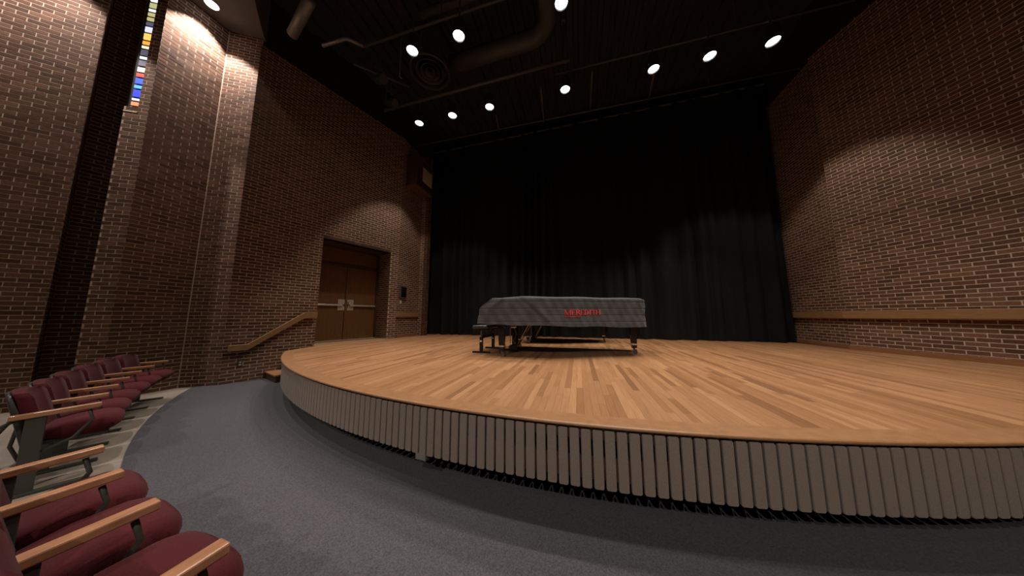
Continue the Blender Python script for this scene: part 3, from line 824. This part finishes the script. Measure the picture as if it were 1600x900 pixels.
t = tag(empty('wall_outlet', (*along(E2, CU, 0.26, CN, 0.008), 0.38), math.atan2(CU[1], CU[0]) ), 'small tan outlet plate low on the left brick wall', 'outlet')
MB().box(-0.035, 0.035, -0.008, 0.0, -0.057, 0.057).build('plate', 'standard', t, bevel=0.002)
for dz in (-0.025, 0.025): MB().box(-0.014, 0.014, -0.012, -0.008, dz - 0.013, dz + 0.013).build('socket', 'grille', t)

# ------------------------------------------------------------------ theater seats
def make_seat():
    """local: origin on the floor under the armrest tips, +y faces the stage"""
    t = empty('theater_seat')
    hw = 0.26
    b = MB(); rows = []
    # cushion: rounded pan, front edge rolled
    prof = [(-0.25, 0.385, 0.44), (-0.22, 0.375, 0.465), (-0.12, 0.36, 0.485), (0.02, 0.355, 0.49), (0.075, 0.365, 0.475), (0.105, 0.39, 0.445), (0.11, 0.41, 0.425)]
    nx = 10; vs = []
    for (y, zb, zt) in prof:
        wv = 0.205 if y < -0.2 else 0.225
        for k in range(nx + 1):
            u = -1 + 2 * k / nx; vs.append((u * wv, y - 0.035 * max(0, y + 0.15) * 4 * u * u * u * u, zt - 0.03 * abs(u) ** 5))
        for k in range(nx, -1, -1):
            u = -1 + 2 * k / nx; vs.append((u * wv * 0.96, y - 0.035 * max(0, y + 0.15) * 4 * u * u * u * u, zb))
    m = 2 * (nx + 1)
    b.add(vs, [(i * m + k, i * m + (k + 1) % m, (i + 1) * m + (k + 1) % m, (i + 1) * m + k) for i in range(len(prof) - 1) for k in range(m)] + [tuple(range(m)), tuple((len(prof) - 1) * m + k for k in range(m))])
    b.build('seat_cushion', 'seat', t, smooth=True)
    MB().box(-0.20, 0.20, -0.24, 0.05, 0.335, 0.365).build('seat_pan', 'shell', t, bevel=0.01)
    # backrest
    def back(y0, th, w0, w1, zs):
        b = MB(); vs = []
        for z in zs:
            f = (z - zs[0]) / (zs[-1] - zs[0])
            yc = y0 - 0.10 * f; wv = w0 + (w1 - w0) * f
            if z == zs[-1]: wv -= 0.03
            for k in range(9):
                u = -1 + k / 4; vs.append((u * wv, yc - 0.030 * (1 - u * u) + (0.012 if 0.15 < f < 0.9 else 0), z - (0.012 * u * u if f == 1 else 0)))
            for k in range(8, -1, -1):
                u = -1 + k / 4; vs.append((u * wv, yc - th - 0.030 * (1 - u * u), z - (0.012 * u * u if f == 1 else 0)))
        m = 18
        b.add(vs, [(i * m + k, i * m + (k + 1) % m, (i + 1) * m + (k + 1) % m, (i + 1) * m + k) for i in range(len(zs) - 1) for k in range(m)] + [tuple(range(m)), tuple((len(zs) - 1) * m + k for k in range(m))])
        return b
    back(-0.215, 0.055, 0.225, 0.215, [0.38, 0.44, 0.52, 0.61, 0.71, 0.75, 0.765]).build('backrest', 'seat', t, smooth=True)
    back(-0.273, 0.018, 0.228, 0.216, [0.31, 0.43, 0.57, 0.71, 0.75]).build('back_shell', 'shell', t, smooth=True)
    return t
def make_arm(t, sx):
    b = MB().hexa([(sx - 0.028, -0.36, 0.565), (sx + 0.028, -0.36, 0.565), (sx + 0.028, 0.0, 0.575), (sx - 0.028, 0.0, 0.575)],
                  [(sx - 0.028, -0.36, 0.60), (sx + 0.028, -0.36, 0.60), (sx + 0.028, 0.0, 0.61), (sx - 0.028, 0.0, 0.61)])
    b.build('armrest', 'arm', t, bevel=0.006)
    s = MB().box(sx - 0.016, sx + 0.016, -0.30, -0.22, 0.012, 0.57).box(sx - 0.03, sx + 0.03, -0.36, 0.0, 0.0, 0.022)
    lg = s.build('leg', 'standard', t, bevel=0.004)
    MB().tube([(sx, -0.05, 0.56), (sx, -0.03, 0.48), (sx, -0.10, 0.36), (sx, -0.22, 0.30)], 0.010, 8).build('arm_bracket', 'standard', lg, smooth=True)
    MB().tube([(sx, -0.34, 0.56), (sx, -0.40, 0.52), (sx, -0.47, 0.36), (sx, -0.49, 0.16), (sx, -0.44, 0.02)], 0.012, 8).build('rear_brace', 'standard', lg, smooth=True)
seat_proto = make_seat(); make_arm(seat_proto, -0.26)
seat_end = copy_tree(seat_proto); make_arm(seat_end, 0.26)
SC = (-0.3, 11.6)
def place_seat(src, a_deg, label, group, first):
    o = src if first else copy_tree(src)
    x, y = polar(11.0, a_deg, SC)
    o.location = (x, y, 0.0); o.rotation_euler = (0, 0, R_(a_deg)); tag(o, label, 'theater seat', group)
    return o
def ang(x): return math.degrees(math.asin((x - SC[0]) / 11.0))
n1 = 'maroon theater seat in the near row by the grey carpet, '
near = [(-2.65, -2.147, n1 + 'beside the aisle'), (-2.147, -1.668, n1 + 'second from the aisle'), (-1.668, -1.15, n1 + 'third from the aisle'), (-1.15, -0.63, n1 + 'at the bottom edge')]
n2 = 'maroon theater seat across the aisle, '
far = [(-4.40, -3.98, n2 + 'nearest the aisle'), (-4.84, -4.40, n2 + 'second from the aisle'), (-5.28, -4.84, n2 + 'third from the aisle'), (-5.72, -5.28, n2 + 'fourth from the aisle'), (-6.16, -5.72, n2 + 'fifth from the aisle'), (-6.62, -6.16, n2 + 'last one beside the brick pilaster')]
used = {'p': False, 'e': False}
for lst, grp in ((near, 'seats near the camera'), (far, 'seats across the aisle')):
    for k, (xa, xb, lab) in enumerate(lst):
        end = (k == len(lst) - 1) if lst is near else (k == 0)
        key = 'e' if end else 'p'
        o = place_seat(seat_end if end else seat_proto, (ang(xa) + ang(xb)) / 2, lab, grp, not used[key]); o.scale = (11.0 * R_(ang(xb) - ang(xa)) / 0.525, 1, 1); used[key] = True

# ------------------------------------------------------------------ lamps
def spot(parent, z, watts, half_deg, col, blend=0.25, radius=0.05, aim=(0, 0, -1)):
    d = bpy.data.lights.new('spot', 'SPOT'); d.energy = watts; d.spot_size = R_(2 * half_deg); d.spot_blend = blend
    d.color = col; d.shadow_soft_size = radius
    o = link('light', d, parent); o.location = (0, 0, z); o.rotation_euler = Vector(aim).to_track_quat('-Z', 'Y').to_euler()
    return d
def stage_light(x, y, label, z=6.8, stem=1.55, dim=1.0, aim=(0, 0, -1)):
    t = tag(empty('stage_downlight', (x, y, z)), label, 'stage light', 'downlights hanging above the stage')
    MB().lathe([(0.112, 0.0), (0.118, 0.0), (0.118, 0.05), (0.12, 0.27), (0.09, 0.33), (0.03, 0.345), (0.03, 0.34), (0.085, 0.325), (0.112, 0.26), (0.112, 0.0)], 28).build('can', 'black', t, smooth=False)
    MB().lathe([(0.002, 0.045), (0.06, 0.042), (0.109, 0.03), (0.109, 0.05), (0.002, 0.055)], 28).build('lens', 'lens', t)
    MB().tube([(0, 0, 0.34), (0, 0, 0.34 + stem)], 0.016, 8).build('stem', 'pipe', t)
    MB().box(-0.05, 0.05, -0.05, 0.05, 0.34 + stem, 0.40 + stem).build('clamp', 'pipe', t, bevel=0.01)
    spot(t, 0.02, STAGE_W * dim, 40, LAMP_COL, 0.3, aim=aim)
XS = [-4.23, -3.18, -2.10, -0.15, 1.78, 2.85, 3.93]
row_a = ['leftmost', 'second from left', 'third from left', 'middle', 'third from right', 'second from right', 'rightmost']
for x, nm, dim in zip(XS, row_a, (1.1, 1.0, 0.9, 0.9, 1.0, 1.25, 1.35)):
    stage_light(x, 5.56, nm + ' glowing downlight of the long row near the curtain', dim=dim, aim=(0.03 if x > 3 else -0.03 if x < -4 else 0, 0.17 if x > 3 or x < -4 else 0, -1))
for x, nm, dim in zip((-3.17, -2.11, -0.13, 1.78, 2.85), ('leftmost', 'second', 'third', 'fourth', 'fifth'), (0.5, 0.65, 0.95, 1.15, 1.25)):
    stage_light(x, 3.84, nm + ' glowing downlight of the row nearer the seats', dim=dim)
for x, nm in zip((-2.1, -0.15, 1.78), ('left', 'middle', 'right')):
    stage_light(x, 2.12, nm + ' downlight straight above the curved stage edge')
def house_light(x, y, watts, label, half=42, col=HOUSE_COL):
    t = tag(empty('house_downlight', (x, y, 7.62)), label, 'downlight', 'recessed downlights over the seating')
    MB().lathe([(0.10, -0.004), (0.135, -0.006), (0.14, 0.0), (0.10, 0.0), (0.10, -0.004)], 28).build('trim_ring', 'pipe', t)
    MB().lathe([(0.002, -0.002), (0.10, -0.002), (0.10, 0.03), (0.002, 0.03)], 24).build('lens', 'lens', t)
    spot(t, -0.03, watts, half, col, 0.2, 0.06)
house_light(-7.0, 2.60, WALL_W, 'recessed downlight beside the lit brick pilaster', 43)
house_light(-7.75, 0.75, WALL_W, 'recessed downlight above the far left brick wall', 43)
for x, y, k, nm in ((-5.6, -4.6, 0.42, 'over the rear seats on the left'), (5.4, -4.6, 0.22, 'over the rear seats on the right')):
    house_light(x, y, HOUSE_W * k, 'recessed downlight ' + nm, 88, WARM_COL)
def front_spot(x, y, z, aim, watts, half, label):
    t = tag(empty('front_spotlight', (x, y, z)), label, 'spotlight', 'front spotlights over the seating')
    d = (Vector(aim) - Vector((x, y, z))).normalized()
    MB().tube([d * -0.45, d * -0.1, d * 0.0], [0.08, 0.11, 0.12], 18).build('housing', 'black', t)
    MB().tube([d * 0.0, d * 0.008], 0.10, 18).build('lens', 'lens', t)
    MB().tube([d * -0.2, d * -0.2 + Vector((0, 0, 7.615 - z)) - Vector((0, 0, (d * -0.2).z))], 0.02, 8).build('hanger', 'pipe', t)
    l = bpy.data.lights.new('spot', 'SPOT'); l.energy = watts; l.spot_size = R_(2 * half); l.spot_blend = 0.5; l.color = HOUSE_COL; l.shadow_soft_size = 0.05
    o = link('light', l, t); o.location = d * 0.03; o.rotation_euler = d.to_track_quat('-Z', 'Y').to_euler()
front_spot(-1.9, -6.2, 7.2, (-1.2, 2.0, 0.3), FRONT_W, 25.5, 'left front spotlight aimed at the curved stage edge')
front_spot(1.7, -6.2, 7.2, (1.0, 2.0, 0.3), FRONT_W, 25.5, 'right front spotlight aimed at the curved stage edge')

# ------------------------------------------------------------------ pipes, ducts and other things under the stage ceiling
def pipe(pts, r, label, name='batten_pipe', cat='pipe', mat='pipe', hang=None, group=None):
    c = Vector(pts[0])
    t = tag(empty(name, c), label, cat, group)
    MB().tube([Vector(p) - c for p in pts], r, 10).build('tube', mat, t, smooth=True)
    for h in (hang or []):
        MB().tube([Vector(h) - c, Vector((h[0], h[1], 8.75)) - c], 0.008, 6).build('hanger_rod', 'pipe', t)
    return t
pipe([(-5.3, 5.38, 7.3), (-0.02, 5.30, 7.3)], 0.045, 'long dark pipe crossing above the left half of the stage', hang=[(-4.4, 5.37, 7.3), (-3.4, 5.35, 7.3), (-0.1, 5.3, 7.3)])
pipe([(-0.4, 5.62, 7.35), (5.3, 5.62, 7.35)], 0.022, 'thin dark pipe holding the right half of the long light row', hang=[(1.0, 5.62, 7.35), (3.4, 5.62, 7.35)])
pipe([(-4.6, 3.96, 7.5), (4.6, 3.96, 7.5)], 0.03, 'dark pipe holding the light row nearer the seats', hang=[(-2.6, 3.96, 7.5), (2.4, 3.96, 7.5)])
for xa, ya, xb, yb, nm in ((-2.2, 6.38, -2.31, 7.02, 'leftmost'), (-0.78, 5.86, -0.85, 7.0, 'second'), (0.5, 5.74, 0.51, 6.99, 'third'), (1.98, 6.18, 2.06, 7.0, 'rightmost')):
    pipe([(xa, ya, 7.3), (xb, yb, 7.3)], 0.024, nm + ' short pipe pointing back to the curtain', name='short_pipe', hang=[(xa, ya, 7.3), (xb, yb - 0.12, 7.3)], group='short pipes behind the long light row')
pipe([(-5.6, 7.0, 7.35), (5.4, 7.0, 7.35)], 0.02, 'thin pipe running along the curtain under the ceiling', hang=[(-3.5, 7, 7.35), (3.5, 7, 7.35)])
# bent duct loop
def arc_pts(c, r, a0, a1, z, n=10): return [(c[0] + r * math.cos(R_(a0 + (a1 - a0) * i / n)), c[1] + r * math.sin(R_(a0 + (a1 - a0) * i / n)), z) for i in range(n + 1)]
d = [(-3.0, 5.15, 7.85), (-1.5, 5.10, 7.85)] + arc_pts((-0.95, 4.60), 0.50, 90, 0, 7.85) + [(-0.45, 3.9, 7.85), (-0.42, 2.0, 7.85)]
pipe(d, 0.20, 'fat black air duct bending towards the seats above the stage', name='air_duct', cat='duct', mat='duct')
d = [(-3.3, 4.2, 8.2), (-1.2, 4.2, 8.2), (-1.0, 4.15, 8.2)]
pipe(d, 0.09, 'slimmer black duct running left beside the fat one', name='air_duct', cat='duct', mat='duct')
d = [(1.6, 4.4, 8.0)] + [(2.4, 4.45, 8.0), (3.3, 4.4, 8.0), (4.1, 4.25, 8.0), (4.9, 4.0, 8.0)]
pipe(d, 0.16, 'black air duct curving above the right side of the stage', name='air_duct', cat='duct', mat='duct')
def diffuser(x, y, z, label, r=0.46):
    t = tag(empty('round_diffuser', (x, y, z)), label, 'air vent', 'round ceiling vents')
    MB().lathe([(r, 0.0), (r * 1.05, 0.015), (r * 1.05, 0.05), (r * 0.93, 0.12), (r * 0.86, 0.10), (r, 0.0)], 40).build('outer_ring', 'duct', t, smooth=True)
    for k, f in enumerate((0.72, 0.50, 0.28)):
        MB().lathe([(r * f, 0.03), (r * f * 1.04, 0.04), (r * (f - 0.14), 0.13), (r * (f - 0.16), 0.12), (r * f, 0.03)], 32).build('cone_ring', 'duct', t, smooth=True)
    MB().lathe([(r * 0.6, 0.12), (r * 0.6, 1.1)], 28).build('neck', 'duct', t, smooth=True)
diffuser(-3.40, 4.80, 7.35, 'round black vent with nested rings below the leftmost light')
diffuser(4.75, 5.05, 7.55, 'round black vent near the top of the right brick wall')
# truss side: grey tubes left of the stage ceiling
pipe([(-4.9, 3.0, 7.5), (-5.9, 3.35, 7.5)], 0.10, 'thick grey tube sticking out above the left wall', name='grey_tube', cat='tube', mat='greymetal', hang=[(-5.2, 3.1, 7.5)])
pipe([(-5.3, 3.58, 7.3), (-4.7, 3.60, 7.3), (-4.62, 3.64, 7.3), (-4.45, 3.82, 7.3)], 0.035, 'bent grey bar left of the stage lights', name='bent_bar', cat='bar', mat='greymetal', hang=[(-4.9, 3.6, 7.3)])
pipe([(-3.62, 4.02, 8.6), (-3.95, 4.40, 7.0), (-3.90, 4.42, 6.97)], 0.012, 'thin hooked rod hanging left of the leftmost front light', name='hooked_rod', cat='rod', mat='greymetal')
def rig(x, y, z, label, rz):
    t = tag(empty('spotlight', (x, y, z), rz), label, 'spotlight', 'unlit spotlights at the left')
    MB().tube([(0, 0, 0), (0.30, 0, -0.16)], [0.09, 0.11], 16).build('housing', 'black', t)
    MB().tube([(0.30, 0, -0.16), (0.325, 0, -0.173)], 0.10, 16).build('front_glass', 'duct', t)
    MB().tube([(0.12, 0.13, -0.06), (0.12, 0.13, 0.2), (0.12, -0.13, 0.2), (0.12, -0.13, -0.06)], 0.012, 6).build('yoke', 'pipe', t)
    MB().tube([(0.12, 0, 0.2), (0.12, 0, 8.74 - z)], 0.014, 8).build('hanger', 'pipe', t)
rig(-4.6, 4.4, 7.1, 'upper unlit spotlight left of the round vent', R_(-20))
rig(-4.75, 4.9, 7.0, 'lower unlit spotlight left of the round vent', R_(-10))
pipe([(-5.2, 4.25, 7.55), (-4.2, 5.05, 7.45)], 0.025, 'short pipe carrying the unlit spotlights', hang=[(-4.7, 4.65, 7.5)])
